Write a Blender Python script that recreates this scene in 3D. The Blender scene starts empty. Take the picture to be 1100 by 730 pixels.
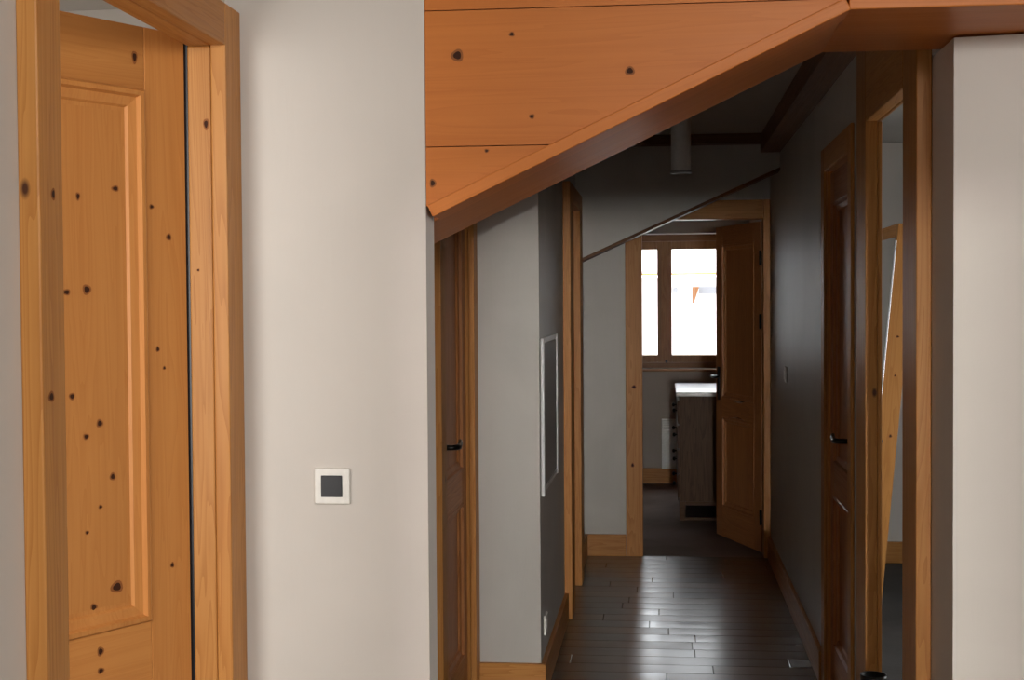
import bpy, bmesh, math, random
from mathutils import Vector, Matrix
random.seed(7)
SC = bpy.context.scene
COL = SC.collection
R = math.radians

# ------------------------------------------------------------------ materials
def new_mat(name):
    m = bpy.data.materials.new(name); m.use_nodes = True
    nt = m.node_tree; b = nt.nodes['Principled BSDF']
    return m, nt, b

def N(nt, t, **kw):
    n = nt.nodes.new(t)
    for k, v in kw.items():
        if k.startswith('i_'):
            key = k[2:]
            key = int(key) if key.isdigit() else key.replace('_', ' ')
            n.inputs[key].default_value = v
        else: setattr(n, k, v)
    return n

def ramp(nt, stops):
    r = nt.nodes.new('ShaderNodeValToRGB'); e = r.color_ramp.elements
    while len(e) < len(stops): e.new(0.5)
    for x, (p, c) in zip(e, stops): x.position = p; x.color = (*c, 1)
    return r

def pine(name, axis, light, dark, rough=0.42, knots=True, streak=0.35, spec=0.25):
    """planed softwood, grain along one local axis"""
    m, nt, b = new_mat(name); L = nt.links.new
    tc = N(nt, 'ShaderNodeTexCoord'); oi = N(nt, 'ShaderNodeObjectInfo')
    mul = N(nt, 'ShaderNodeMath', operation='MULTIPLY', i_1=37.0); L(oi.outputs['Random'], mul.inputs[0])
    cmb = N(nt, 'ShaderNodeCombineXYZ')
    for i in range(3): L(mul.outputs[0], cmb.inputs[i])
    add = N(nt, 'ShaderNodeVectorMath', operation='ADD'); L(tc.outputs['Object'], add.inputs[0]); L(cmb.outputs[0], add.inputs[1])
    s = [11.0, 11.0, 11.0]; s[axis] = 0.55
    mp = N(nt, 'ShaderNodeMapping'); mp.inputs['Scale'].default_value = s; L(add.outputs[0], mp.inputs[0])
    n1 = N(nt, 'ShaderNodeTexNoise', i_Scale=1.2, i_Detail=3.0, i_Distortion=0.5); L(mp.outputs[0], n1.inputs['Vector'])
    # growth ring lines
    m2 = N(nt, 'ShaderNodeMath', operation='MULTIPLY', i_1=16.0); L(n1.outputs['Fac'], m2.inputs[0])
    fr = N(nt, 'ShaderNodeMath', operation='FRACT'); L(m2.outputs[0], fr.inputs[0])
    pw = N(nt, 'ShaderNodeMath', operation='POWER', i_1=2.2); L(fr.outputs[0], pw.inputs[0])
    s2 = [150.0]*3; s2[axis] = 2.0
    mp2 = N(nt, 'ShaderNodeMapping'); mp2.inputs['Scale'].default_value = s2; L(add.outputs[0], mp2.inputs[0])
    n2 = N(nt, 'ShaderNodeTexNoise', i_Scale=1.0, i_Detail=2.0); L(mp2.outputs[0], n2.inputs['Vector'])
    a1 = N(nt, 'ShaderNodeMath', operation='MULTIPLY', i_1=streak); L(pw.outputs[0], a1.inputs[0])
    a2 = N(nt, 'ShaderNodeMath', operation='MULTIPLY_ADD', i_1=0.30); L(n2.outputs['Fac'], a2.inputs[0]); L(a1.outputs[0], a2.inputs[2])
    a3 = N(nt, 'ShaderNodeMath', operation='MULTIPLY_ADD', i_1=0.55); L(n1.outputs['Fac'], a3.inputs[0]); L(a2.outputs[0], a3.inputs[2])
    rp = ramp(nt, [(0.22, light), (0.78, dark)]); L(a3.outputs[0], rp.inputs[0])
    # slow change of tone from board to board
    hv = N(nt, 'ShaderNodeHueSaturation'); vm = N(nt, 'ShaderNodeMapRange', i_3=0.88, i_4=1.12); L(oi.outputs['Random'], vm.inputs[0])
    L(vm.outputs[0], hv.inputs['Value']); L(rp.outputs[0], hv.inputs['Color'])
    col = hv.outputs[0]
    if knots:
        s3 = [5.0]*3; s3[axis] = 2.6
        mp3 = N(nt, 'ShaderNodeMapping'); mp3.inputs['Scale'].default_value = s3; L(add.outputs[0], mp3.inputs[0])
        vo = N(nt, 'ShaderNodeTexVoronoi', i_Scale=1.0); L(mp3.outputs[0], vo.inputs['Vector'])
        kr = N(nt, 'ShaderNodeMapRange', i_1=0.020, i_2=0.045, i_3=1.0, i_4=0.0); L(vo.outputs['Distance'], kr.inputs[0])
        mx = N(nt, 'ShaderNodeMix', data_type='RGBA'); L(kr.outputs[0], mx.inputs[0]); L(col, mx.inputs[6]); mx.inputs[7].default_value = (0.075, 0.025, 0.010, 1)
        col = mx.outputs[2]
    L(col, b.inputs['Base Color'])
    rr = N(nt, 'ShaderNodeMapRange', i_3=rough-0.07, i_4=rough+0.1); L(n2.outputs['Fac'], rr.inputs[0]); L(rr.outputs[0], b.inputs['Roughness'])
    bu = N(nt, 'ShaderNodeBump', i_Strength=0.08, i_Distance=0.002); L(a2.outputs[0], bu.inputs['Height']); L(bu.outputs[0], b.inputs['Normal'])
    b.inputs['Specular IOR Level'].default_value = spec
    return m

def plaster(name, base, var=0.05, rough=0.55, bump=0.12, spec=0.35):
    m, nt, b = new_mat(name); L = nt.links.new
    g = N(nt, 'ShaderNodeNewGeometry')
    n1 = N(nt, 'ShaderNodeTexNoise', i_Scale=1.7, i_Detail=5.0, i_Distortion=0.7); L(g.outputs['Position'], n1.inputs['Vector'])
    hi = [min(1, c*(1+var)) for c in base]; lo = [c*(1-var) for c in base]
    rp = ramp(nt, [(0.3, lo), (0.7, hi)]); L(n1.outputs['Fac'], rp.inputs[0]); L(rp.outputs[0], b.inputs['Base Color'])
    mp = N(nt, 'ShaderNodeMapping'); mp.inputs['Scale'].default_value = (34, 34, 5); L(g.outputs['Position'], mp.inputs[0])
    n2 = N(nt, 'ShaderNodeTexNoise', i_Scale=1.0, i_Detail=4.0, i_Distortion=0.8); L(mp.outputs[0], n2.inputs['Vector'])
    bu = N(nt, 'ShaderNodeBump', i_Strength=bump, i_Distance=0.004); L(n2.outputs['Fac'], bu.inputs['Height']); L(bu.outputs[0], b.inputs['Normal'])
    b.inputs['Roughness'].default_value = rough
    b.inputs['Specular IOR Level'].default_value = spec
    return m

def flat(name, c, rough=0.5, metal=0.0, spec=0.5):
    m, nt, b = new_mat(name); L = nt.links.new
    tc = N(nt, 'ShaderNodeTexCoord')
    n = N(nt, 'ShaderNodeTexNoise', i_Scale=60.0, i_Detail=2.0); L(tc.outputs['Object'], n.inputs['Vector'])
    rp = ramp(nt, [(0.3, [x*0.95 for x in c]), (0.7, [min(1, x*1.05) for x in c])]); L(n.outputs['Fac'], rp.inputs[0])
    L(rp.outputs[0], b.inputs['Base Color'])
    b.inputs['Roughness'].default_value = rough; b.inputs['Metallic'].default_value = metal
    b.inputs['Specular IOR Level'].default_value = spec
    return m

PL, PD = (0.56, 0.26, 0.070), (0.42, 0.168, 0.038)
PINE = [pine('pine_grain_%s' % 'xyz'[i], i, PL, PD) for i in range(3)]
BEAM = [pine('orange_pine_%s' % 'xyz'[i], i, (0.55, 0.182, 0.036), (0.44, 0.128, 0.022), knots=False, streak=0.18) for i in range(3)]
DOORP = [pine('door_pine_%s' % 'xyz'[i], i, (0.53, 0.230, 0.062), (0.42, 0.158, 0.038), knots=False, streak=0.18) for i in range(3)]
DOORK = [pine('knotty_door_pine_%s' % 'xyz'[i], i, (0.52, 0.22, 0.075), (0.36, 0.13, 0.04)) for i in range(3)]
BROWN = [pine('brown_pine_%s' % 'xyz'[i], i, (0.23, 0.105, 0.045), (0.14, 0.06, 0.026), knots=False, spec=0.12) for i in range(3)]
KNOT = flat('pine_knot', (0.045, 0.016, 0.008), 0.6, 0.0, 0.12)
KRING = flat('pine_knot_ring', (0.27, 0.095, 0.028), 0.6, 0.0, 0.15)
M_WALL = plaster('lime_plaster', (0.60, 0.555, 0.50))
M_WALLC = plaster('glazed_plaster', (0.56, 0.535, 0.495), var=0.08, rough=0.42, bump=0.25, spec=0.23)
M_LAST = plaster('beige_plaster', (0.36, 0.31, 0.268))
M_CEIL = plaster('ceiling_plaster', (0.50, 0.48, 0.45), rough=0.8)
M_WHITE = flat('white_plastic', (0.78, 0.76, 0.70), 0.35)
M_LACQ = flat('white_lacquered_metal', (0.72, 0.72, 0.71), 0.3)
M_GREYD = flat('grey_painted_metal', (0.33, 0.33, 0.32), 0.45)
M_BLACK = flat('black_plastic', (0.012, 0.012, 0.014), 0.35)
M_IRON = flat('black_iron', (0.012, 0.011, 0.010), 0.3, 0.6)
M_ALU = flat('bright_metal_edge', (0.85, 0.85, 0.84), 0.25, 0.9)
M_MIRROR = flat('mirror_glass', (0.8, 0.82, 0.82), 0.03, 1.0)
M_FACADE = flat('white_render', (0.86, 0.85, 0.83), 0.9)
M_TILE = flat('grey_slate', (0.28, 0.27, 0.27), 0.8)
M_DULLGREY = flat('dull_grey', (0.20, 0.20, 0.21), 0.8)

def glass_mat():
    m = bpy.data.materials.new('window_glass'); m.use_nodes = True
    nt = m.node_tree; nt.nodes.clear(); L = nt.links.new
    t = N(nt, 'ShaderNodeBsdfTransparent'); g = N(nt, 'ShaderNodeBsdfGlossy'); g.inputs['Roughness'].default_value = 0.02
    mx = N(nt, 'ShaderNodeMixShader'); mx.inputs[0].default_value = 0.06
    L(t.outputs[0], mx.inputs[1]); L(g.outputs[0], mx.inputs[2])
    o = N(nt, 'ShaderNodeOutputMaterial'); L(mx.outputs[0], o.inputs[0])
    return m
M_GLASS = glass_mat()
CHESTW = [pine('dark_chest_wood_%s' % 'xyz'[i], i, (0.150, 0.082, 0.045), (0.085, 0.044, 0.024), knots=False, spec=0.12) for i in range(3)]
WINP = [pine('window_pine_%s' % 'xyz'[i], i, (0.40, 0.19, 0.070), (0.27, 0.115, 0.04), knots=False) for i in range(3)]

def floor_mat():
    """boards laid across the corridor, end joints staggered at random"""
    m, nt, b = new_mat('dark_plank_floor'); L = nt.links.new
    g = N(nt, 'ShaderNodeNewGeometry')
    def M(op, a, b2=None, c=None):
        n = N(nt, 'ShaderNodeMath', operation=op)
        for i, v in enumerate((a, b2, c)):
            if v is None: continue
            if isinstance(v, (int, float)): n.inputs[i].default_value = v
            else: L(v, n.inputs[i])
        return n.outputs[0]
    sx = N(nt, 'ShaderNodeSeparateXYZ'); L(g.outputs['Position'], sx.inputs[0])
    v = M('DIVIDE', sx.outputs[1], 0.132); row = M('FLOOR', v); fv = M('FRACT', v)
    wr = N(nt, 'ShaderNodeTexWhiteNoise', noise_dimensions='1D'); L(row, wr.inputs['W'])
    u = M('MULTIPLY_ADD', wr.outputs['Value'], 5.3, M('DIVIDE', sx.outputs[0], 0.92)); cell = M('FLOOR', u); fu = M('FRACT', u)
    cb = N(nt, 'ShaderNodeCombineXYZ'); L(row, cb.inputs[0]); L(cell, cb.inputs[1])
    wp = N(nt, 'ShaderNodeTexWhiteNoise', noise_dimensions='2D'); L(cb.outputs[0], wp.inputs['Vector'])
    ev = M('MULTIPLY', M('MINIMUM', fv, M('SUBTRACT', 1.0, fv)), 0.132); eu = M('MULTIPLY', M('MINIMUM', fu, M('SUBTRACT', 1.0, fu)), 0.92)
    e = M('MINIMUM', ev, eu)
    seam = N(nt, 'ShaderNodeMapRange', i_1=0.0012, i_2=0.0030, i_3=1.0, i_4=0.0); L(e, seam.inputs[0])
    cup = N(nt, 'ShaderNodeMapRange', i_1=0.0, i_2=0.045, i_3=0.0, i_4=1.0); L(ev, cup.inputs[0])
    of = N(nt, 'ShaderNodeVectorMath', operation='MULTIPLY_ADD'); L(wp.outputs['Color'], of.inputs[0]); of.inputs[1].default_value = (7, 7, 7); L(g.outputs['Position'], of.inputs[2])
    mp = N(nt, 'ShaderNodeMapping'); mp.inputs['Scale'].default_value = (2.2, 45, 45); L(of.outputs[0], mp.inputs[0])
    n = N(nt, 'ShaderNodeTexNoise', i_Scale=1.0, i_Detail=4.0, i_Distortion=0.5); L(mp.outputs[0], n.inputs['Vector'])
    rp_ = ramp(nt, [(0.0, (0.050, 0.030, 0.019)), (1.0, (0.120, 0.072, 0.045))]); L(wp.outputs['Value'], rp_.inputs[0])
    mr = N(nt, 'ShaderNodeMapRange', i_3=0.6, i_4=1.35); L(n.outputs['Fac'], mr.inputs[0])
    k = M('MULTIPLY', mr.outputs[0], M('SUBTRACT', 1.0, M('MULTIPLY', seam.outputs[0], 0.75)))
    mx = N(nt, 'ShaderNodeVectorMath', operation='SCALE'); L(rp_.outputs[0], mx.inputs[0]); L(k, mx.inputs['Scale']); L(mx.outputs[0], b.inputs['Base Color'])
    n3 = N(nt, 'ShaderNodeTexNoise', i_Scale=7.0, i_Detail=3.0); L(g.outputs['Position'], n3.inputs['Vector'])
    r1 = M('MULTIPLY_ADD', n3.outputs['Fac'], 0.14, 0.27); r2 = M('MULTIPLY_ADD', wp.outputs['Value'], 0.10, r1); r3 = M('MULTIPLY_ADD', seam.outputs[0], 0.4, r2)
    L(r3, b.inputs['Roughness'])
    sp = N(nt, 'ShaderNodeMapRange', i_3=0.25, i_4=0.05); L(seam.outputs[0], sp.inputs[0]); L(sp.outputs[0], b.inputs['Specular IOR Level'])
    b.inputs['Coat Weight'].default_value = 0.8; b.inputs['Coat IOR'].default_value = 1.45
    L(M('MULTIPLY_ADD', wp.outputs['Value'], 0.10, 0.17), b.inputs['Coat Roughness'])
    h = M('MULTIPLY_ADD', cup.outputs[0], 0.45, M('MULTIPLY', n.outputs['Fac'], 0.35)); h2 = M('MULTIPLY_ADD', seam.outputs[0], -0.8, h)
    bu = N(nt, 'ShaderNodeBump', i_Strength=0.5, i_Distance=0.0020); L(h2, bu.inputs['Height']); L(bu.outputs[0], b.inputs['Normal']); L(bu.outputs[0], b.inputs['Coat Normal'])
    return m
M_FLOOR = floor_mat()
M_DCARPET = plaster('dark_carpet', (0.075, 0.070, 0.066), var=0.2, rough=0.95, bump=0.6, spec=0.1)
M_CARPET = plaster('brown_carpet', (0.27, 0.215, 0.19), var=0.2, rough=0.95, bump=0.6, spec=0.1)

# ------------------------------------------------------------------ mesh helpers
def add_box(bm, x0, x1, y0, y1, z0, z1, bev=0.0, mi=0):
    t = bmesh.new()
    bmesh.ops.create_cube(t, size=1.0)
    for v in t.verts:
        v.co = Vector(((x0+x1)/2 + v.co.x*(x1-x0), (y0+y1)/2 + v.co.y*(y1-y0), (z0+z1)/2 + v.co.z*(z1-z0)))
    if bev > 0:
        bmesh.ops.bevel(t, geom=t.edges[:], offset=min(bev, 0.45*min(abs(x1-x0), abs(y1-y0), abs(z1-z0))), segments=2, affect='EDGES', profile=0.5)
    merge(bm, t, mi)

def merge(bm, t, mi=0):
    off = {}
    for v in t.verts: off[v] = bm.verts.new(v.co)
    for f in t.faces:
        try:
            nf = bm.faces.new([off[v] for v in f.verts]); nf.material_index = f.material_index or mi; nf.smooth = f.smooth
        except ValueError: pass
    t.free()

def add_prism(bm, pts, axis, a0, a1, mi=0):
    """extrude a 2-D outline along an axis (0=x: pts are (y,z); 1=y: pts are (x,z); 2=z: pts are (x,y))"""
    def P(p, a):
        return ((a, p[0], p[1]), (p[0], a, p[1]), (p[0], p[1], a))[axis]
    t = bmesh.new()
    A = [t.verts.new(P(p, a0)) for p in pts]; B = [t.verts.new(P(p, a1)) for p in pts]
    t.faces.new(A); t.faces.new(B[::-1]); n = len(pts)
    for i in range(n): t.faces.new([A[i], B[i], B[(i+1) % n], A[(i+1) % n]])
    bmesh.ops.recalc_face_normals(t, faces=t.faces[:])
    merge(bm, t, mi)

def add_lathe(bm, prof, c=(0, 0, 0), axis=2, seg=24, mi=0):
    """turn a (radius, height) profile about an axis"""
    t = bmesh.new(); rings = []
    for r, h in prof:
        ring = []
        for i in range(seg):
            a = 2*math.pi*i/seg; u, w = r*math.cos(a), r*math.sin(a)
            p = ((h, u, w), (u, h, w), (u, w, h))[axis]
            ring.append(t.verts.new(Vector(p)+Vector(c)))
        rings.append(ring)
    for a, b in zip(rings, rings[1:]):
        for i in range(seg):
            f = t.faces.new([a[i], a[(i+1) % seg], b[(i+1) % seg], b[i]]); f.smooth = True
    t.faces.new(rings[0]); t.faces.new(rings[-1])
    bmesh.ops.recalc_face_normals(t, faces=t.faces[:])
    merge(bm, t, mi)

def add_tube(bm, pts, r, seg=10, mi=0):
    t = bmesh.new(); rings = []
    pts = [Vector(p) for p in pts]
    for i, p in enumerate(pts):
        d = (pts[min(i+1, len(pts)-1)] - pts[max(i-1, 0)]).normalized()
        up = Vector((0, 0, 1)) if abs(d.z) < 0.9 else Vector((1, 0, 0))
        s = d.cross(up).normalized(); u = s.cross(d)
        rr = r[i] if isinstance(r, (list, tuple)) else r
        rings.append([t.verts.new(p + rr*(s*math.cos(2*math.pi*k/seg) + u*math.sin(2*math.pi*k/seg))) for k in range(seg)])
    for a, b in zip(rings, rings[1:]):
        for k in range(seg):
            f = t.faces.new([a[k], a[(k+1) % seg], b[(k+1) % seg], b[k]]); f.smooth = True
    t.faces.new(rings[0]); t.faces.new(rings[-1])
    bmesh.ops.recalc_face_normals(t, faces=t.faces[:])
    merge(bm, t, mi)

def add_knots(bm, spots, plane, off):
    """knots set flush in a face; plane 'y' -> (x,z) on y=off ; 'x' -> (y,z) on x=off. sign of off side in plane[0]"""
    ax, sgn = plane[1], (1 if plane[0] == '+' else -1)
    for (u, z, ru, rz) in spots:
        for k, (fac, mi) in enumerate(((1.0, 2), (0.62, 1))):
            vs = []
            for i in range(16):
                a = 2*math.pi*i/16; w = 1 + 0.10*math.sin(3*a+u*50)
                uu, zz = u + ru*fac*w*math.cos(a), z + rz*fac*w*math.sin(a)
                d = off + sgn*(0.0005 + 0.0004*k)
                vs.append(bm.verts.new((uu, d, zz) if ax == 'y' else (d, uu, zz)))
            f = bm.faces.new(vs); f.normal_update()
            want = Vector((0, sgn, 0)) if ax == 'y' else Vector((sgn, 0, 0))
            if f.normal.dot(want) < 0: f.normal_flip()
            f.material_index = mi

def obj(name, bm, mats, parent=None, loc=None, rotz=0):
    me = bpy.data.meshes.new(name); bm.to_mesh(me); bm.free()
    for m in (mats if isinstance(mats, (list, tuple)) else [mats]): me.materials.append(m)
    o = bpy.data.objects.new(name, me); COL.objects.link(o)
    if parent: o.parent = parent
    if loc: o.location = loc
    o.rotation_euler.z = rotz
    return o

def B(*boxes, bev=0.0):
    bm = bmesh.new()
    for b in boxes: add_box(bm, *b, bev=bev)
    return bm

def tag(o, label, cat, kind=None, group=None):
    o['label'] = label; o['category'] = cat
    if kind: o['kind'] = kind
    if group: o['group'] = group
    return o

def thing(name, label, cat, loc=(0, 0, 0), rotz=0, kind=None, group=None):
    o = bpy.data.objects.new(name, None); COL.objects.link(o)
    o.empty_display_size = 0.1
    o.location = loc; o.rotation_euler.z = rotz
    return tag(o, label, cat, kind, group)

def struct(name, bm, mats, label, cat):
    return tag(obj(name, bm, mats), label, cat, 'structure')

# ------------------------------------------------------------------ measured plan (metres, camera at x=0 y=0)
XR, XL, XD = 0.635, -0.475, -0.735        # right wall, left wall, recessed door wall
YF, YP, YE = 2.80, 5.30, 8.30             # front partition, plaster pier, end wall
XW = -0.902                               # left wall of the near room
YB = -4.3                                 # back wall of the near room
ZC, ZN = 2.43, 2.62                       # corridor and near-room ceilings
YN = 11.65                                # end wall of the last room

# ------------------------------------------------------------------ shell
struct('floor', B((XW-0.05, 2.7, YB, 3.2, -0.06, 0), (XD-0.05, XR+0.02, 3.2, YE, -0.06, 0)), M_FLOOR,
       'dark brown plank floor of the corridor with a window reflection', 'floor')
struct('floor', B((-1.9, 1.9, YE, YN+0.05, -0.06, -0.002)), M_CARPET, 'dull brown carpet in the last room beyond the end doorway', 'floor')
struct('floor', B((XR+0.02, 2.6, 3.2, YE-0.001, -0.06, -0.002)), M_DCARPET, 'dark carpet of the side room seen through the right doorway', 'floor')
struct('floor', B((-3.4, XW-0.05, 0.6, 4.2, -0.06, -0.002)), M_CARPET, 'floor of the room behind the left pine door', 'floor')
struct('ceiling', B((XD-0.05, XR+0.05, 3.29, YE, ZC, ZC+0.06)), M_CEIL, 'shadowed flat plaster ceiling of the corridor', 'ceiling')
struct('ceiling', B((XW-0.05, 2.7, YB, 3.29, ZN, ZN+0.06)), M_CEIL, 'plaster ceiling of the near room', 'ceiling')
struct('ceiling', B((-1.9, 1.9, YE, YN+0.05, 2.45, 2.51)), BROWN[0], 'wooden ceiling of the last room', 'ceiling')
struct('ceiling', B((XR+0.02, 2.6, 2.9, YE-0.001, 2.44, 2.50)), M_CEIL, 'plaster ceiling of the right side room', 'ceiling')
struct('ceiling', B((-3.4, XW-0.05, 0.6, 4.2, 2.46, 2.52)), M_WALL, 'pale ceiling seen above the open left pine door', 'ceiling')

# near room: left wall with its doorway (opening y 1.934..2.70)
struct('wall_left', B((XW-0.05, XW, YB, 1.90, 0, ZN), (XW-0.05, XW, 1.90, 2.74, 2.085, ZN), (XW-0.05, XW, 2.735, YF+0.10, 0, ZN)), M_WALL,
       'plaster wall left of the knotty pine door', 'wall')
struct('wall_front', B((XW, -0.483, YF, YF+0.10, 0, ZN)), M_WALL, 'pale plaster wall between the left door and the corridor', 'wall')
bm = bmesh.new()
add_prism(bm, [(0.636, 3.12), (2.7, 2.80), (2.7, 3.02), (0.80, 3.375), (0.636, 3.375)], 2, 0, 2.103)
struct('wall_right', bm, M_WALL, 'pale plaster wall at the right edge of the picture', 'wall')
struct('wall_back', B((XW-0.05, 0.268, YB-0.1, YB, 0, ZN), (0.56, 2.75, YB-0.1, YB, 0, ZN), (0.268, 0.56, YB-0.1, YB, 0, 0.40), (0.268, 0.56, YB-0.1, YB, 1.354, ZN)), M_WALL,
       'wall behind the viewer with a slit added to shape the key light', 'wall')  # opening added to keep the key lamp off the front walls
struct('wall_side', B((2.7, 2.75, YB, 3.0, 0, ZN)), M_WALL, 'right side wall of the near room', 'wall')

# room behind the left door
struct('wall_left_room', B((-3.4, -3.35, 0.6, 4.2, 0, 2.5), (-3.4, XW-0.05, 4.2, 4.25, 0, 2.5), (-3.4, XW-0.05, 0.55, 0.6, 0, 2.5)), M_WALL, 'walls of the room behind the left pine door', 'wall')

# corridor
struct('wall_recess', B((XD-0.08, XD, YF+0.10, 4.48, 0, ZC), (XD-0.08, XD, 4.48, 5.22, 2.06, ZC), (XD-0.08, XD, 5.22, YP, 0, ZC)), M_WALLC,
       'plaster wall in the recess holding the narrow left door', 'wall')
struct('wall_pier', B((XD-0.08, XL, YP, 6.775, 0, ZC), (XL-0.3, XL, 6.775, 7.425, 2.05, ZC), (XL-0.3, XL, 7.425, YE, 0, ZC), (XL-0.3, XL-0.06, 6.775, 7.425, 0, 2.05)), M_WALLC,
       'plaster pier and left corridor wall with the white cabinet door', 'wall')
struct('wall_corridor_right', B((XR, XR+0.012, 3.376, 3.50, 0, ZC), (XR, XR+0.012, 3.50, 4.24, 2.10, ZC), (XR, XR+0.012, 4.24, 4.76, 0, ZC), (XR, XR+0.05, 4.76, 5.48, 2.06, ZC),
                                (XR, XR+0.05, 5.48, YE, 0, ZC), (XR, XR+0.012, 2.9, 3.376, 2.11, ZC)), M_WALLC,
       'glazed plaster wall on the right of the corridor', 'wall')
struct('wall_end', B((-1.9, -0.155, YE, YE+0.12, 0, 2.5), (-0.155, 0.625, YE, YE+0.12, 2.05, 2.5), (0.625, 1.9, YE, YE+0.12, 0, 2.5)), M_WALLC,
       'plaster wall around the doorway closing the corridor', 'wall')
# sloping bulkhead before the end wall
bm = bmesh.new()
zs = lambda x: 1.758 + 0.447*(x+0.475)
add_prism(bm, [(XL, zs(XL)), (XR, zs(XR)), (XR, 2.378), (XL, 2.378)], 1, 7.60, 7.74)
struct('wall_bulkhead', bm, M_WALLC, 'plaster bulkhead with a sloping lower edge before the end doorway', 'wall')
bm = bmesh.new(); add_prism(bm, [(XL, zs(XL)-0.018), (XR, zs(XR)-0.018), (XR, zs(XR)), (XL, zs(XL))], 1, 7.592, 7.745)
struct('trim', bm, BROWN[0], 'thin dark strip along the sloping edge of the bulkhead', 'strip').name = 'trim_9'
struct('trim', B((XR-0.105, XR, 3.30, 7.60, 2.335, ZC)), BROWN[1], 'dark timber along the top of the right corridor wall', 'beam').name = 'trim_1'
struct('trim', B((XL, XR-0.105, 7.50, 7.60, 2.378, ZC), bev=0.004), BROWN[0], 'dark timber across the corridor ceiling above the bulkhead', 'beam').name = 'trim_2'

# last room
struct('wall_last_room', B((-1.95, -1.9, YE, YN, 0, 2.5), (1.9, 1.95, YE, YN, 0, 2.5), (0.72, 1.9, YE+0.12, YN, 0, 2.5)), BROWN[2], 'wood clad side walls of the last room', 'wall')
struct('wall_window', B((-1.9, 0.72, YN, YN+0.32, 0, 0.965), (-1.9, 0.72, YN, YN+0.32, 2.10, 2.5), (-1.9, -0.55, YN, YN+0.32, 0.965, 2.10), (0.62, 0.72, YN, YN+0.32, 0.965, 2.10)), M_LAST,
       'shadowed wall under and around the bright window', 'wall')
# side room on the right
struct('wall_side_room', B((XR+0.05, 2.6, 8.19, 8.29, 0, 2.5), (2.55, 2.6, 3.0, 8.19, 0, 0.8), (2.55, 2.6, 3.0, 8.19, 2.0, 2.5), (2.55, 2.6, 3.0, 4.4, 0.8, 2.0), (2.55, 2.6, 5.6, 8.19, 0.8, 2.0)), M_WALL,
       'pale wall of the side room behind the leaning mirror', 'wall')

# skirtings
def base(n, bm, axis, label):
    o = struct('baseboard', bm, PINE[axis], label, 'baseboard'); o.name = n
base('baseboard_pier', B((XD+0.02, XL+0.02, YP-0.02, YP, 0, 0.13), bev=0.003), 0, 'orange pine skirting along the foot of the plaster pier')
base('baseboard_left', B((XL, XL+0.02, YP, 6.60, 0, 0.13), (XL, XL+0.02, 7.60, YE-0.02, 0, 0.13), bev=0.003), 1, 'shadowed pine skirting along the left corridor wall')
base('baseboard_end', B((XL, -0.224, YE-0.02, YE, 0, 0.13), bev=0.003), 0, 'orange pine skirting left of the end doorway')
base('baseboard_right', B((XR-0.02, XR, 5.57, YE-0.001, 0, 0.13), bev=0.003), 1, 'dark pine skirting along the right corridor wall')
base('baseboard_window', B((-1.9, 0.72, YN-0.018, YN, 0, 0.13), bev=0.003), 0, 'pine skirting under the window of the last room')
base('baseboard_side', B((XR+0.05, 2.55, 8.17, 8.19, 0, 0.125), bev=0.003), 0, 'pine skirting in the right side room')

# ------------------------------------------------------------------ clad bulkhead over the corridor mouth
zl = lambda x: 1.704 + 0.473*(x+0.474)        # lower edge of the slope
XK = 0.372; ZK = zl(XK)                        # where it turns level
wb = thing('wall_clad', 'orange pine clad bulkhead with sloping soffit over the corridor mouth', 'bulkhead', (0, 0, 0), 0, 'structure')
TH = 0.026
def clip_board(z0, z1):
    pts = []
    f = lambda z: (z-1.704-TH*1.1)/0.473-0.474      # x on the slope for a height
    x0, x1 = -0.482, 2.7
    lo_l = max(z0, zl(x0)+TH*1.1)
    if z0 >= ZK+TH: return [(x0, z0), (x1, z0), (x1, z1), (x0, z1)]
    p = [(x0, lo_l)]
    if z0 > lo_l - 1e-6: p = [(x0, z0), (f(z0), z0)]
    zk = ZK+TH
    if z1 > zk:
        p += [(f(zk), zk), (x1, zk), (x1, z1), (x0, z1)]
    else:
        p += [(f(z1), z1), (x0, z1)]
    return p
bk = {1: [(-0.415, 2.035, 0.013, 0.013), (-0.064, 1.995, 0.010, 0.009), (-0.303, 2.075, 0.006, 0.005), (-0.263, 1.908, 0.006, 0.005), (-0.119, 1.893, 0.009, 0.006)],
      0: [(-0.468, 1.776, 0.007, 0.009), (-0.356, 1.840, 0.005, 0.004)], 2: [(0.42, 2.25, 0.01, 0.008)], 3: []}
for i, (z0, z1) in enumerate(((1.60, 1.849), (1.851, 2.126), (2.128, 2.40), (2.402, ZN))):
    bm = bmesh.new(); add_prism(bm, clip_board(z0, z1), 1, YF, YF+0.02)
    add_knots(bm, bk[i], '-y', YF)
    obj('plank', bm, [BEAM[0], KNOT, KRING], wb)
# backing of the cladding
bm = bmesh.new(); add_prism(bm, [(-0.482, zl(-0.482)+0.03), (XK, ZK+0.03), (2.7, ZK+0.03), (2.7, ZN), (-0.482, ZN)], 1, YF+0.021, 2.904)
add_prism(bm, [(-0.73, zl(-0.73)+0.035), (XK, ZK+0.035), (2.7, ZK+0.035), (2.7, ZN), (-0.73, ZN)], 1, 2.904, 3.28)
obj('backing', bm, BROWN[0], wb)
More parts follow.
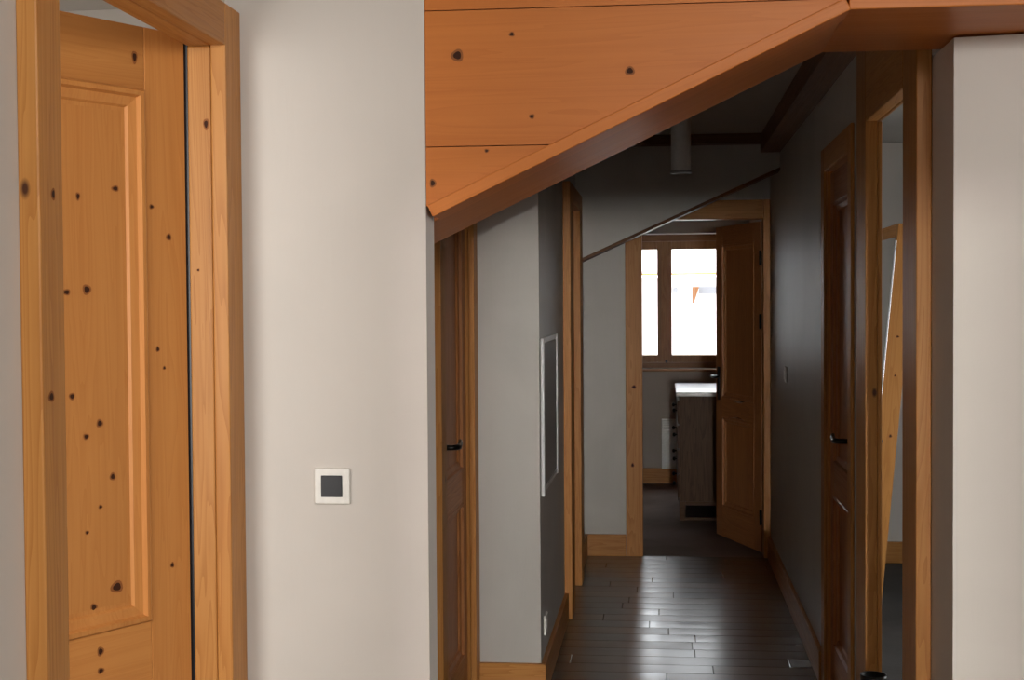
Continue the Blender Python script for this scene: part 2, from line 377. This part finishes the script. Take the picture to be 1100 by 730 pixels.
# soffit boards: front and rear board of the slope, then the level ones
ang = math.atan(0.473)
def slope_board(name, xs, y0, y1, dz=0.0, mat=BEAM[0]):
    L = (XK-xs)/math.cos(ang)
    bm = bmesh.new(); add_box(bm, 0, L, y0, y1, 0, TH, bev=0.0025)
    o = obj(name, bm, mat, wb); o.location = (xs, 0, zl(xs)+dz); o.rotation_euler.y = -ang
def level_board(name, y0, y1, dz=0.0):
    bm = bmesh.new(); add_box(bm, XK-0.004, 2.7, y0, y1, ZK+dz, ZK+TH+dz, bev=0.0025); obj(name, bm, BEAM[0], wb)
slope_board('soffit_board', -0.468, YF-0.008, 2.902); slope_board('soffit_board', -0.733, 2.905, 3.29, 0.004)
level_board('soffit_board', YF-0.006, 3.04); level_board('soffit_board', 3.043, 3.29, 0.004)
# back face over the corridor
struct('wall_over', B((XD-0.05, XR+0.05, 3.281, 3.295, 2.14, ZN)), M_CEIL, 'plaster back of the clad bulkhead facing the corridor', 'wall')

# ------------------------------------------------------------------ doors
def make_frame(name, label, loc, rotz, w, h, cl=0.09, cr=0.09, ct=0.02, depth=0.05, hc=0.09, jk=None, ck=None, stop=True, jt=0.035):
    """opening x 0..w, z 0..h ; casing on the y<0 face, lining running to y=+depth"""
    t = thing('trim', label, 'door frame', loc, rotz, 'structure'); t.name = name
    e = 0.0
    def post(n, x0, x1, y0, y1, z1, mat, bev=0.003, kn=None):
        bm = bmesh.new(); add_box(bm, x0, x1, y0, y1, 0, z1, bev=bev)
        if kn: add_knots(bm, *kn)
        return obj(n, bm, [mat, KNOT, KRING], t)
    ck = ck or {}; jk = jk or {}
    post('casing', -cl, e, -ct, 0, h+hc, PINE[2], kn=ck.get('l')); post('casing', w-e, w+cr, -ct, 0, h+hc, PINE[2], kn=ck.get('r'))
    obj('head_casing', B((0.0005, w-0.0005, -ct, 0, h, h+hc), bev=0.003), PINE[0], t)
    post('jamb', -jt, 0, 0.0005, depth, h, PINE[2], kn=jk.get('l')); post('jamb', w, w+jt, 0.0005, depth, h, PINE[2], kn=jk.get('r'))
    obj('head_jamb', B((-jt, w+jt, 0.0005, depth, h, h+jt), bev=0.003), PINE[0], t)
    return t

def make_leaf(name, label, loc, rotz, w, h, kn=None, arch=False, t=0.038, st=0.10, lock=True, mat=None, panels=((0.20, 0.785), (0.905, None)), z0=0.008, hinges=False):
    """hinge edge at the origin, leaf along +x, shown face on y=0 looking to +y"""
    mat = mat or DOORK
    d = thing('door', label, 'door', loc, rotz, 'structure'); d.name = name
    kn = kn or {}
    pz = [(a, b if b else h-0.117) for a, b in panels]
    for k, (x0, x1) in enumerate(((0, st), (w-st, w))):
        bm = B((x0, x1, -t, 0, z0, h), bev=0.002); add_knots(bm, kn.get('stile' if k == 0 else 'stile2', []), '+y', 0); obj('stile', bm, [mat[2], KNOT, KRING], d)
    zz = [z0] + [v for p in pz for v in p] + [h]
    for k in range(0, len(zz), 2):
        bm = bmesh.new()
        if arch and k == 2:                       # shaped middle rail
            n = 14; top = []; bot = []
            for i in range(n+1):
                u = i/n; x = st + u*(w-2*st); c = 0.035*(1-math.cos(2*math.pi*u))/2
                bot.append((x, zz[k]-0.02+c)); top.append((x, zz[k+1]+0.02-c))
            add_prism(bm, bot + top[::-1], 1, -t, 0.0)
        else:
            add_box(bm, st+0.0003, w-st-0.0003, -t, -0.0003, zz[k], zz[k+1], bev=0.0015)
        add_knots(bm, kn.get('rail%d' % (k//2), []), '+y', 0)
        obj('rail', bm, [mat[0], KNOT, KRING], d)
    mw = 0.045
    for k, (a, b) in enumerate(pz):
        x0, x1 = st, w-st
        bm = bmesh.new()
        add_box(bm, x0+0.001, x1-0.001, -0.026, -0.017, a+0.001, b-0.001)
        add_knots(bm, kn.get('panel%d' % k, []), '+y', -0.017)
        obj('panel', bm, [mat[2], KNOT, KRING], d)
        for s, yy in ((1, 0.0), (-1, -t)):        # mitred moulding run round the panel, on both faces
            prof = [(0, 0.0), (0.004, 0.004), (0.012, 0.004), (0.016, -0.006), (0.033, -0.010), (0.037, -0.016), (mw, -0.0165)] if s == 1 else [(0, -0.0), (0.004, -0.003), (0.016, 0.002), (0.036, 0.009), (mw, 0.0115)]
            bm = bmesh.new(); rings = []
            for off, dy in prof:
                rings.append([bm.verts.new((x, yy+dy, z)) for x, z in ((x0+off, a+off), (x1-off, a+off), (x1-off, b-off), (x0+off, b-off))])
            for r0, r1 in zip(rings, rings[1:]):
                for i in range(4):
                    bm.faces.new([r0[i], r0[(i+1) % 4], r1[(i+1) % 4], r1[i]])
            bmesh.ops.recalc_face_normals(bm, faces=bm.faces[:])
            obj('moulding', bm, mat[2], d)
    if lock:
        hz = 1.045; hx = w-0.052
        for s, yy in ((1, 0.0), (-1, -t)):
            hd = obj('handle_plate', B((hx-0.019, hx+0.019, min(yy, yy+s*0.006), max(yy, yy+s*0.006), hz-0.155, hz+0.06), bev=0.002), M_IRON, d)
            bm = bmesh.new()
            add_tube(bm, [(hx, yy+s*0.004, hz), (hx, yy+s*0.045, hz), (hx-0.012, yy+s*0.055, hz), (hx-0.06, yy+s*0.057, hz-0.004), (hx-0.105, yy+s*0.055, hz+0.003), (hx-0.128, yy+s*0.052, hz+0.010)], [0.010, 0.009, 0.010, 0.010, 0.009, 0.007])
            obj('lever', bm, M_IRON, hd)
    for hz in ((0.22, h-0.22, h*0.7) if hinges else ()):
        bm = bmesh.new(); add_lathe(bm, [(0.006, hz-0.045), (0.008, hz-0.043), (0.008, hz+0.043), (0.006, hz+0.045)], (-0.002, 0.004, 0), seg=12); obj('hinge', bm, M_IRON, d)
    return d

# 1  knotty pine door on the left, ajar into its room
make_frame('trim_3', 'pine frame of the left door with two tone casing', (XW, 1.934, 0), R(90), 0.766, 2.05, cl=0.076, cr=0.099, ct=0.032, depth=0.048, hc=0.085,
           ck={'l': ([(-0.034, 1.69, 0.007, 0.009), (-0.05, 1.40, 0.010, 0.008), (-0.04, 2.12, 0.006, 0.007)], '-y', -0.032)},
           jk={'r': ([(0.010, 1.893, 0.006, 0.012), (0.03, 1.60, 0.003, 0.003)], '-x', 0.766)})
obj('hinge_gap_shade', B((0.769, 0.783, 0.0485, 0.066, 0, 2.08)), M_BLACK, bpy.data.objects['trim_3'])  # black strip standing in for the darkness of the hinge gap
KN = {'panel1': [(0.153, 1.755, 0.009, 0.006), (0.235, 1.735, 0.005, 0.008), (0.275, 1.83, 0.004, 0.004), (0.219, 1.56, 0.010, 0.010), (0.262, 1.555, 0.009, 0.006),
                 (0.254, 1.36, 0.007, 0.007), (0.195, 1.305, 0.008, 0.008), (0.225, 1.282, 0.007, 0.006), (0.168, 1.20, 0.007, 0.008),
                 (0.162, 0.985, 0.015, 0.012), (0.214, 0.955, 0.008, 0.008), (0.226, 1.10, 0.005, 0.004), (0.196, 1.145, 0.005, 0.004)],
      'stile': [(0.083, 1.723, 0.006, 0.005), (0.043, 1.665, 0.007, 0.007), (0.073, 1.443, 0.005, 0.006), (0.058, 1.405, 0.004, 0.004), (0.045, 1.01, 0.005, 0.006)],
      'rail2': [(0.118, 2.01, 0.007, 0.013)],
      'rail1': [(0.213, 0.873, 0.008, 0.009), (0.213, 0.836, 0.008, 0.006)]}
KN = {k: [(u*1.05, z, ru, rz) for u, z, ru, rz in v] for k, v in KN.items()}
make_leaf('door_1', 'knotty pine panelled door on the left standing ajar', (-0.955, 2.696, 0), R(-119.5), 0.76, 2.072, kn=KN, mat=DOORP, st=0.10, panels=((0.20, 0.785), (0.907, 1.95)))
# 2  narrow door in the left recess, shut
make_frame('trim_4', 'pine frame of the narrow shut door in the left recess', (XD, 4.505, 0), R(90), 0.69, 2.03, cl=0.10, cr=0.10, ct=0.022, depth=0.07)
make_leaf('door_2', 'narrow dark pine door shut in the recess beside the pier', (XD-0.012, 5.188, 0), R(-90), 0.676, 2.022)
# 3  door in the left corridor wall
make_frame('trim_5', 'heavy pine frame on the left corridor wall past the pier', (XL, 6.80, 0), R(90), 0.60, 2.02, cl=0.20, cr=0.19, ct=0.037, depth=0.05, hc=0.09, jt=0.02)
make_leaf('door_3', 'shut pine door in the left corridor wall past the cabinet', (XL-0.004, 7.396, 0), R(-90), 0.592, 2.012, lock=False)
# 4  first frame on the right, open doorway
make_frame('trim_6', 'heavy timber frame of the open doorway nearest on the right', (XR, 4.19, 0), R(-90), 0.64, 2.06, cl=0.19, cr=0.19, ct=0.036, depth=0.013, hc=0.26, jt=0.03)
# 5  second door on the right, shut
make_frame('trim_7', 'pine frame of the shut door farther along on the right', (XR, 5.465, 0), R(-90), 0.69, 2.03, cl=0.095, cr=0.085, ct=0.012, depth=0.05)
make_leaf('door_4', 'pine door with black lever farther along on the right wall', (XR+0.014, 5.46, 0), R(-90), 0.68, 2.022, z0=0.008).scale = (1, -1, 1)
# 6  door at the end, swung into the last room
make_frame('trim_8', 'pine frame of the doorway closing the corridor', (-0.123, YE, 0), 0, 0.717, 2.018, cl=0.10, cr=0.04, ct=0.018, depth=0.12, hc=0.112,
           ck={'l': ([(-0.05, 1.02, 0.014, 0.012), (-0.06, 0.55, 0.010, 0.014)], '-y', -0.018)})
make_leaf('door_5', 'dark pine door swung open into the last room', (0.588, YE+0.125, 0), R(110), 0.71, 2.01, arch=True, hinges=True)

# ------------------------------------------------------------------ window of the last room
w = thing('window_1', 'bright two sash pine window at the end of the corridor', 'window', (0, YN+0.20, 0), 0, 'structure')
WX0, WX1, WZ0, WZ1 = -0.55, 0.62, 0.965, 2.10
obj('window_frame', B((WX0, WX1, 0, 0.07, WZ0, WZ0+0.045), (WX0, WX1, 0, 0.07, 2.045, WZ1), (WX0, WX0+0.045, 0, 0.07, WZ0+0.045, 2.045), (WX1-0.045, WX1, 0, 0.07, WZ0+0.045, 2.045)), WINP[0], w)
for x0, x1 in ((-0.505, 0.016), (0.0161, 0.575)):
    s = obj('sash', B((x0, x0+0.062, -0.012, 0.05, 1.012, 2.043), (x1-0.062, x1, -0.012, 0.05, 1.012, 2.043), (x0+0.062, x1-0.062, -0.012, 0.05, 1.012, 1.075), (x0+0.062, x1-0.062, -0.012, 0.05, 1.975, 2.043), bev=0.003), WINP[2], w)
    obj('pane', B((x0+0.055, x1-0.055, 0.018, 0.022, 1.068, 1.982)), M_GLASS, s)
bm = bmesh.new(); add_lathe(bm, [(0.012, -0.03), (0.012, -0.014), (0.012, -0.012)], (0.03, 0, 1.02), axis=1, seg=12); obj('catch', bm, M_IRON, w)
obj('meeting_strip', B((-0.012, 0.044, -0.022, -0.012, 1.012, 2.043), bev=0.002), WINP[2], w)
obj('window_sill', B((WX0-0.02, WX1+0.02, -0.235, 0.0, 0.945, WZ0), bev=0.004), WINP[0], w)

# ------------------------------------------------------------------ fittings
def plate_thing(name, label, cat, loc, rotz, build, group=None):
    t = thing(name, label, cat, loc, rotz, group=group); build(t); return t

def sw_front(t):
    s, i = 0.0375, 0.0225
    obj('cover_plate', B((-s, s, -0.009, 0, -s, s), bev=0.003), M_WHITE, t)
    obj('rocker', B((-i, i, -0.0115, -0.0085, -i, i), bev=0.0015), M_BLACK, t)
plate_thing('light_switch', 'square white light switch with black rocker on the front plaster wall', 'light switch', (-0.684, YF, 1.152), 0, sw_front)
def sw_white(t):
    obj('cover_plate', B((-0.04, 0.04, -0.010, 0, -0.04, 0.04), bev=0.003), M_WHITE, t)
    obj('rocker', B((-0.025, 0.025, -0.014, -0.0095, -0.025, 0.025), bev=0.002), M_WHITE, t)
plate_thing('light_switch', 'small pale light switch on the right corridor wall', 'light switch', (XR, 7.22, 1.15), R(-90), sw_white)
def sock(t):
    obj('cover_plate', B((-0.04, 0.04, -0.010, 0, -0.04, 0.04), bev=0.003), M_WHITE, t)
    bm = bmesh.new(); add_lathe(bm, [(0.022, -0.0115), (0.022, -0.0095)], axis=1, seg=20); obj('outlet_face', bm, M_WHITE, t)
plate_thing('power_socket', 'white power socket low on the side of the plaster pier', 'socket', (XL, 5.47, 0.245), R(90), sock)
plate_thing('power_socket', 'white power socket near the far left corner of the corridor', 'socket', (XL, 8.03, 0.215), R(90), sock)

# electrical cabinet in the pier
t = thing('electrical_cabinet', 'flush cabinet with white metal frame on the side of the pier', 'cabinet', (XL, 5.355, 0.77), R(90))
cw, ch = 0.76, 0.62
obj('cabinet_frame', B((0, 0.03, -0.014, 0, 0, ch), (cw-0.018, cw, -0.010, 0, 0, ch), (0.03, cw-0.018, -0.006, 0, ch-0.02, ch), (0.03, cw-0.018, -0.006, 0, 0, 0.02), bev=0.003), M_LACQ, t)
dd = obj('cabinet_door', B((0.034, cw-0.022, -0.004, 0, 0.024, ch-0.024), bev=0.002), M_GREYD, t)
obj('latch', B((cw-0.075, cw-0.060, -0.013, -0.007, 0.28, 0.33), bev=0.002), M_LACQ, dd)

# ceiling spot
t = thing('ceiling_spotlight', 'white cylinder spotlight hanging from the corridor ceiling', 'lamp', (0.083, 6.2, 0))
bm = bmesh.new(); add_lathe(bm, [(0.043, 2.112), (0.044, 2.116), (0.044, ZC-0.012), (0.043, ZC-0.011)], seg=32); obj('lamp_body', bm, M_LACQ, t)
bm = bmesh.new(); add_lathe(bm, [(0.034, 2.113), (0.047, 2.112), (0.047, 2.100), (0.036, 2.099), (0.034, 2.106)], seg=32); obj('lamp_rim', bm, M_GREYD, t)
bm = bmesh.new(); add_lathe(bm, [(0.052, ZC-0.011), (0.052, ZC)], seg=32); obj('ceiling_plate', bm, M_LACQ, t)

# chest of drawers in the last room, drawer fronts to the left
t = thing('chest_of_drawers', 'brown wooden chest of drawers beside the end door', 'chest of drawers', (0.10, 9.65, 0))
W, D, Hh = 0.48, 1.05, 0.90
obj('body', B((0.012, W, 0.012, D-0.012, 0.135, Hh-0.03), bev=0.004), CHESTW[2], t)
top = obj('top', B((-0.012, W+0.01, -0.008, D+0.008, Hh-0.03, Hh), bev=0.006), flat('polished_glare_top', (0.62, 0.60, 0.58), 0.16, 0, 0.8), t)  # top coloured pale to stand for the window light it reflects
bm = bmesh.new()
add_box(bm, 0.012, 0.055, 0.012, 0.06, 0, 0.135, bev=0.003); add_box(bm, W-0.05, W, 0.012, 0.06, 0, 0.135, bev=0.003)
add_box(bm, 0.012, 0.055, D-0.06, D-0.012, 0, 0.135, bev=0.003); add_box(bm, W-0.05, W, D-0.06, D-0.012, 0, 0.135, bev=0.003)
add_box(bm, 0.055, W-0.05, 0.016, 0.036, 0.108, 0.135, bev=0.002); add_box(bm, 0.055, W-0.05, 0.016, 0.036, 0.004, 0.024, bev=0.002)
add_box(bm, 0.016, 0.036, 0.06, D-0.06, 0.004, 0.135, bev=0.002)
obj('plinth', bm, CHESTW[0], t)
for k in range(4):
    z0 = 0.16 + k*0.172
    dr = obj('drawer', B((0.0, 0.013, 0.03, D-0.03, z0, z0+0.160), bev=0.003), CHESTW[1], t)
    for y in (0.16, 0.70):
        bm = bmesh.new(); add_lathe(bm, [(0.006, 0.0), (0.006, -0.012), (0.014, -0.017), (0.0155, -0.025), (0.010, -0.032), (0.003, -0.034)], (0, y, z0+0.085), axis=0, seg=16)
        obj('knob', bm, M_IRON, dr)

# convector heater under the window
t = thing('radiator', 'white wall convector heater under the bright window', 'radiator', (-0.012, YN-0.08, 0.13))
obj('casing_panel', B((0, 0.52, 0, 0.078, 0, 0.325), (0, 0.52, 0.03, 0.078, 0.325, 0.415), (0, 0.012, 0, 0.03, 0.325, 0.415), (0.508, 0.52, 0, 0.03, 0.325, 0.415), (0.012, 0.508, 0, 0.03, 0.403, 0.415), bev=0.002), M_LACQ, t)
for k in range(4):
    obj('slat', B((0.012, 0.508, 0.002, 0.024, 0.336+k*0.017, 0.343+k*0.017), bev=0.001), M_LACQ, t)

# leaning mirror in the right side room
t = thing('leaning_mirror', 'tall pine framed mirror leaning back inside the right doorway', 'mirror', (0.905, 6.5, 0.012))
t.rotation_euler.y = R(5.3)
bm = bmesh.new()
add_box(bm, 0, 0.088, 0, 0.055, 0, 1.88, bev=0.003); add_knots(bm, [(0.060, 1.60, 0.007, 0.008), (0.045, 1.36, 0.008, 0.006), (0.05, 1.18, 0.005, 0.006), (0.055, 0.90, 0.008, 0.009), (0.03, 0.60, 0.005, 0.006)], '-y', 0)
obj('frame_side', bm, [PINE[2], KNOT, KRING], t)
obj('frame_side', B((0, 0.088, 0.645, 0.70, 0, 1.88), bev=0.003), PINE[2], t)
obj('frame_rail', B((0, 0.088, 0.055, 0.645, 1.82, 1.88), bev=0.003), PINE[1], t); obj('frame_rail', B((0, 0.088, 0.055, 0.645, 0, 0.06), bev=0.003), PINE[1], t)
obj('glass', B((0.004, 0.010, 0.055, 0.645, 0.06, 1.82)), M_MIRROR, t)
obj('edge_strip', B((-0.007, 0.0, 0.001, 0.012, 0.25, 1.80), bev=0.001), M_ALU, t)

# slim stand at the foot of the doorway post
t = thing('umbrella_stand', 'slim dark stand at the foot of the right doorway post, only its rim in view', 'stand', (0.588, 3.95, 0))
bm = bmesh.new(); add_lathe(bm, [(0.036, 0.0), (0.036, 0.006), (0.036, 0.457), (0.037, 0.462), (0.037, 0.475), (0.033, 0.475), (0.031, 0.02)], seg=28); obj('vessel', bm, M_IRON, t)

# ------------------------------------------------------------------ house across the way
t = thing('neighbour_house', 'white rendered house seen bright through the end window', 'house', (0, 24, -3.0))
obj('facade', B((-6, 9, 0, 6, 0, 4.80), (-6, 9, -0.03, 0, 4.86, 4.885), (-6, 9, -0.002, 6, 4.80, 4.95)), M_FACADE, t)
bm = bmesh.new(); add_prism(bm, [(-1.3, 4.995), (-1.3, 5.10), (3.5, 7.4), (3.5, 7.25)], 0, -6.5, 9.5); obj('roof', bm, flat('snow_covered_roof', (0.85, 0.86, 0.88), 0.9), t)
obj('fascia_board', B((-6.5, 9.5, -1.33, -1.3, 4.965, 4.995)), PINE[0], t)
bm = bmesh.new(); add_prism(bm, [(0.50, 4.50), (0.535, 4.50), (0.62, 4.78), (0.50, 4.78)], 1, -0.30, -0.15); obj('eave_brace', bm, BROWN[2], t)
obj('attic_opening', B((0.17, 0.26, -0.03, 0.01, 4.67, 4.77)), M_DULLGREY, t)
obj('eave_shade', B((0.62, 1.6, -0.06, 0.01, 4.66, 4.78)), M_DULLGREY, t)  # grey block put in for the shadow under the eave
tag(obj('snowfield', B((-30, 30, 12.6, 60, -3.1, -3.0)), flat('snow', (0.85, 0.86, 0.88), 0.9)), 'white ground outside below the end window', 'ground', 'structure').name = 'ground'

# added slit window behind the viewer, its edges set to trim the key lamp
w = thing('key_light_slit', 'unseen slit added behind the viewer to shape the key light', 'window', (0, YB-0.13, 0), 0, 'structure')
obj('window_frame', B((0.195, 0.268, -0.03, 0.03, 0.34, 1.414), (0.56, 0.62, -0.03, 0.03, 0.34, 1.414), (0.268, 0.56, -0.03, 0.03, 0.34, 0.40), (0.268, 0.56, -0.03, 0.03, 1.354, 1.414)), PINE[0], w)
obj('pane', B((0.268, 0.56, -0.004, 0.0, 0.40, 1.354)), M_GLASS, w)

# ------------------------------------------------------------------ light
def area(name, loc, to, sx, sy, power, col=(1, 1, 1), spread=180):
    l = bpy.data.lights.new(name, 'AREA'); l.shape = 'RECTANGLE'; l.size = sx; l.size_y = sy; l.energy = power; l.color = col; l.spread = R(spread)
    o = bpy.data.objects.new(name, l); COL.objects.link(o); o.location = loc
    d = Vector(to) - Vector(loc); o.rotation_euler = d.to_track_quat('-Z', 'Z').to_euler()
    return o
area('rear_key_lamp', (0.5, -6.5, 1.235), (-0.1, 5.3, 1.1), 0.06, 0.05, 16, (1.0, 0.97, 0.92), 40)  # unseen key lamp added beyond the slit, placed from the beam's shadow edge
area('roof_window_daylight', (1.25, -1.6, ZN-0.02), (-0.2, 1.6, 0.6), 1.3, 1.2, 210, (1.0, 0.985, 0.965))
area('left_room_daylight', (-1.5, 0.66, 1.5), (-1.25, 2.4, 1.4), 0.8, 1.4, 32, (1.0, 0.98, 0.95))
area('side_room_daylight', (2.5, 5.0, 0.95), (1.0, 6.8, 0.0), 1.1, 0.4, 6, (0.92, 0.97, 1.0), 100)
sun = bpy.data.lights.new('sun', 'SUN'); sun.energy = 4.0; sun.angle = R(0.6)
so = bpy.data.objects.new('sun', sun); COL.objects.link(so); so.rotation_euler = Vector((0.2, 0.55, -0.8)).to_track_quat('-Z', 'Y').to_euler()
wd = bpy.data.worlds.new('daylight'); SC.world = wd; wd.use_nodes = True
bg = wd.node_tree.nodes['Background']; bg.inputs[0].default_value = (0.93, 0.97, 1.0, 1); bg.inputs[1].default_value = 6.0

# ------------------------------------------------------------------ camera
F = 1480.0
yaw, pit, rol = R(6.25), R(-1.55), R(0.38)
fw = Vector((-math.sin(yaw)*math.cos(pit), math.cos(yaw)*math.cos(pit), math.sin(pit)))
r0 = Vector((math.cos(yaw), math.sin(yaw), 0)); u0 = r0.cross(fw)
rt = r0*math.cos(rol) - u0*math.sin(rol); up = u0*math.cos(rol) + r0*math.sin(rol)
cam = bpy.data.cameras.new('camera'); co = bpy.data.objects.new('camera', cam); COL.objects.link(co)
cam.sensor_width = 36; cam.lens = F/1100*36; cam.clip_start = 0.05; cam.clip_end = 200
m = Matrix((rt, up, -fw)).transposed().to_4x4(); m.translation = (0, 0, 1.53); co.matrix_world = m
SC.camera = co
SC.view_settings.view_transform = 'Standard'; SC.view_settings.look = 'None'; SC.view_settings.gamma = 1; SC.view_settings.use_curve_mapping = False
SC.view_settings.exposure = 0.0
SC.cycles.max_bounces = 10; SC.cycles.diffuse_bounces = 6; SC.cycles.sample_clamp_indirect = 6
SC.cycles.use_denoising = True
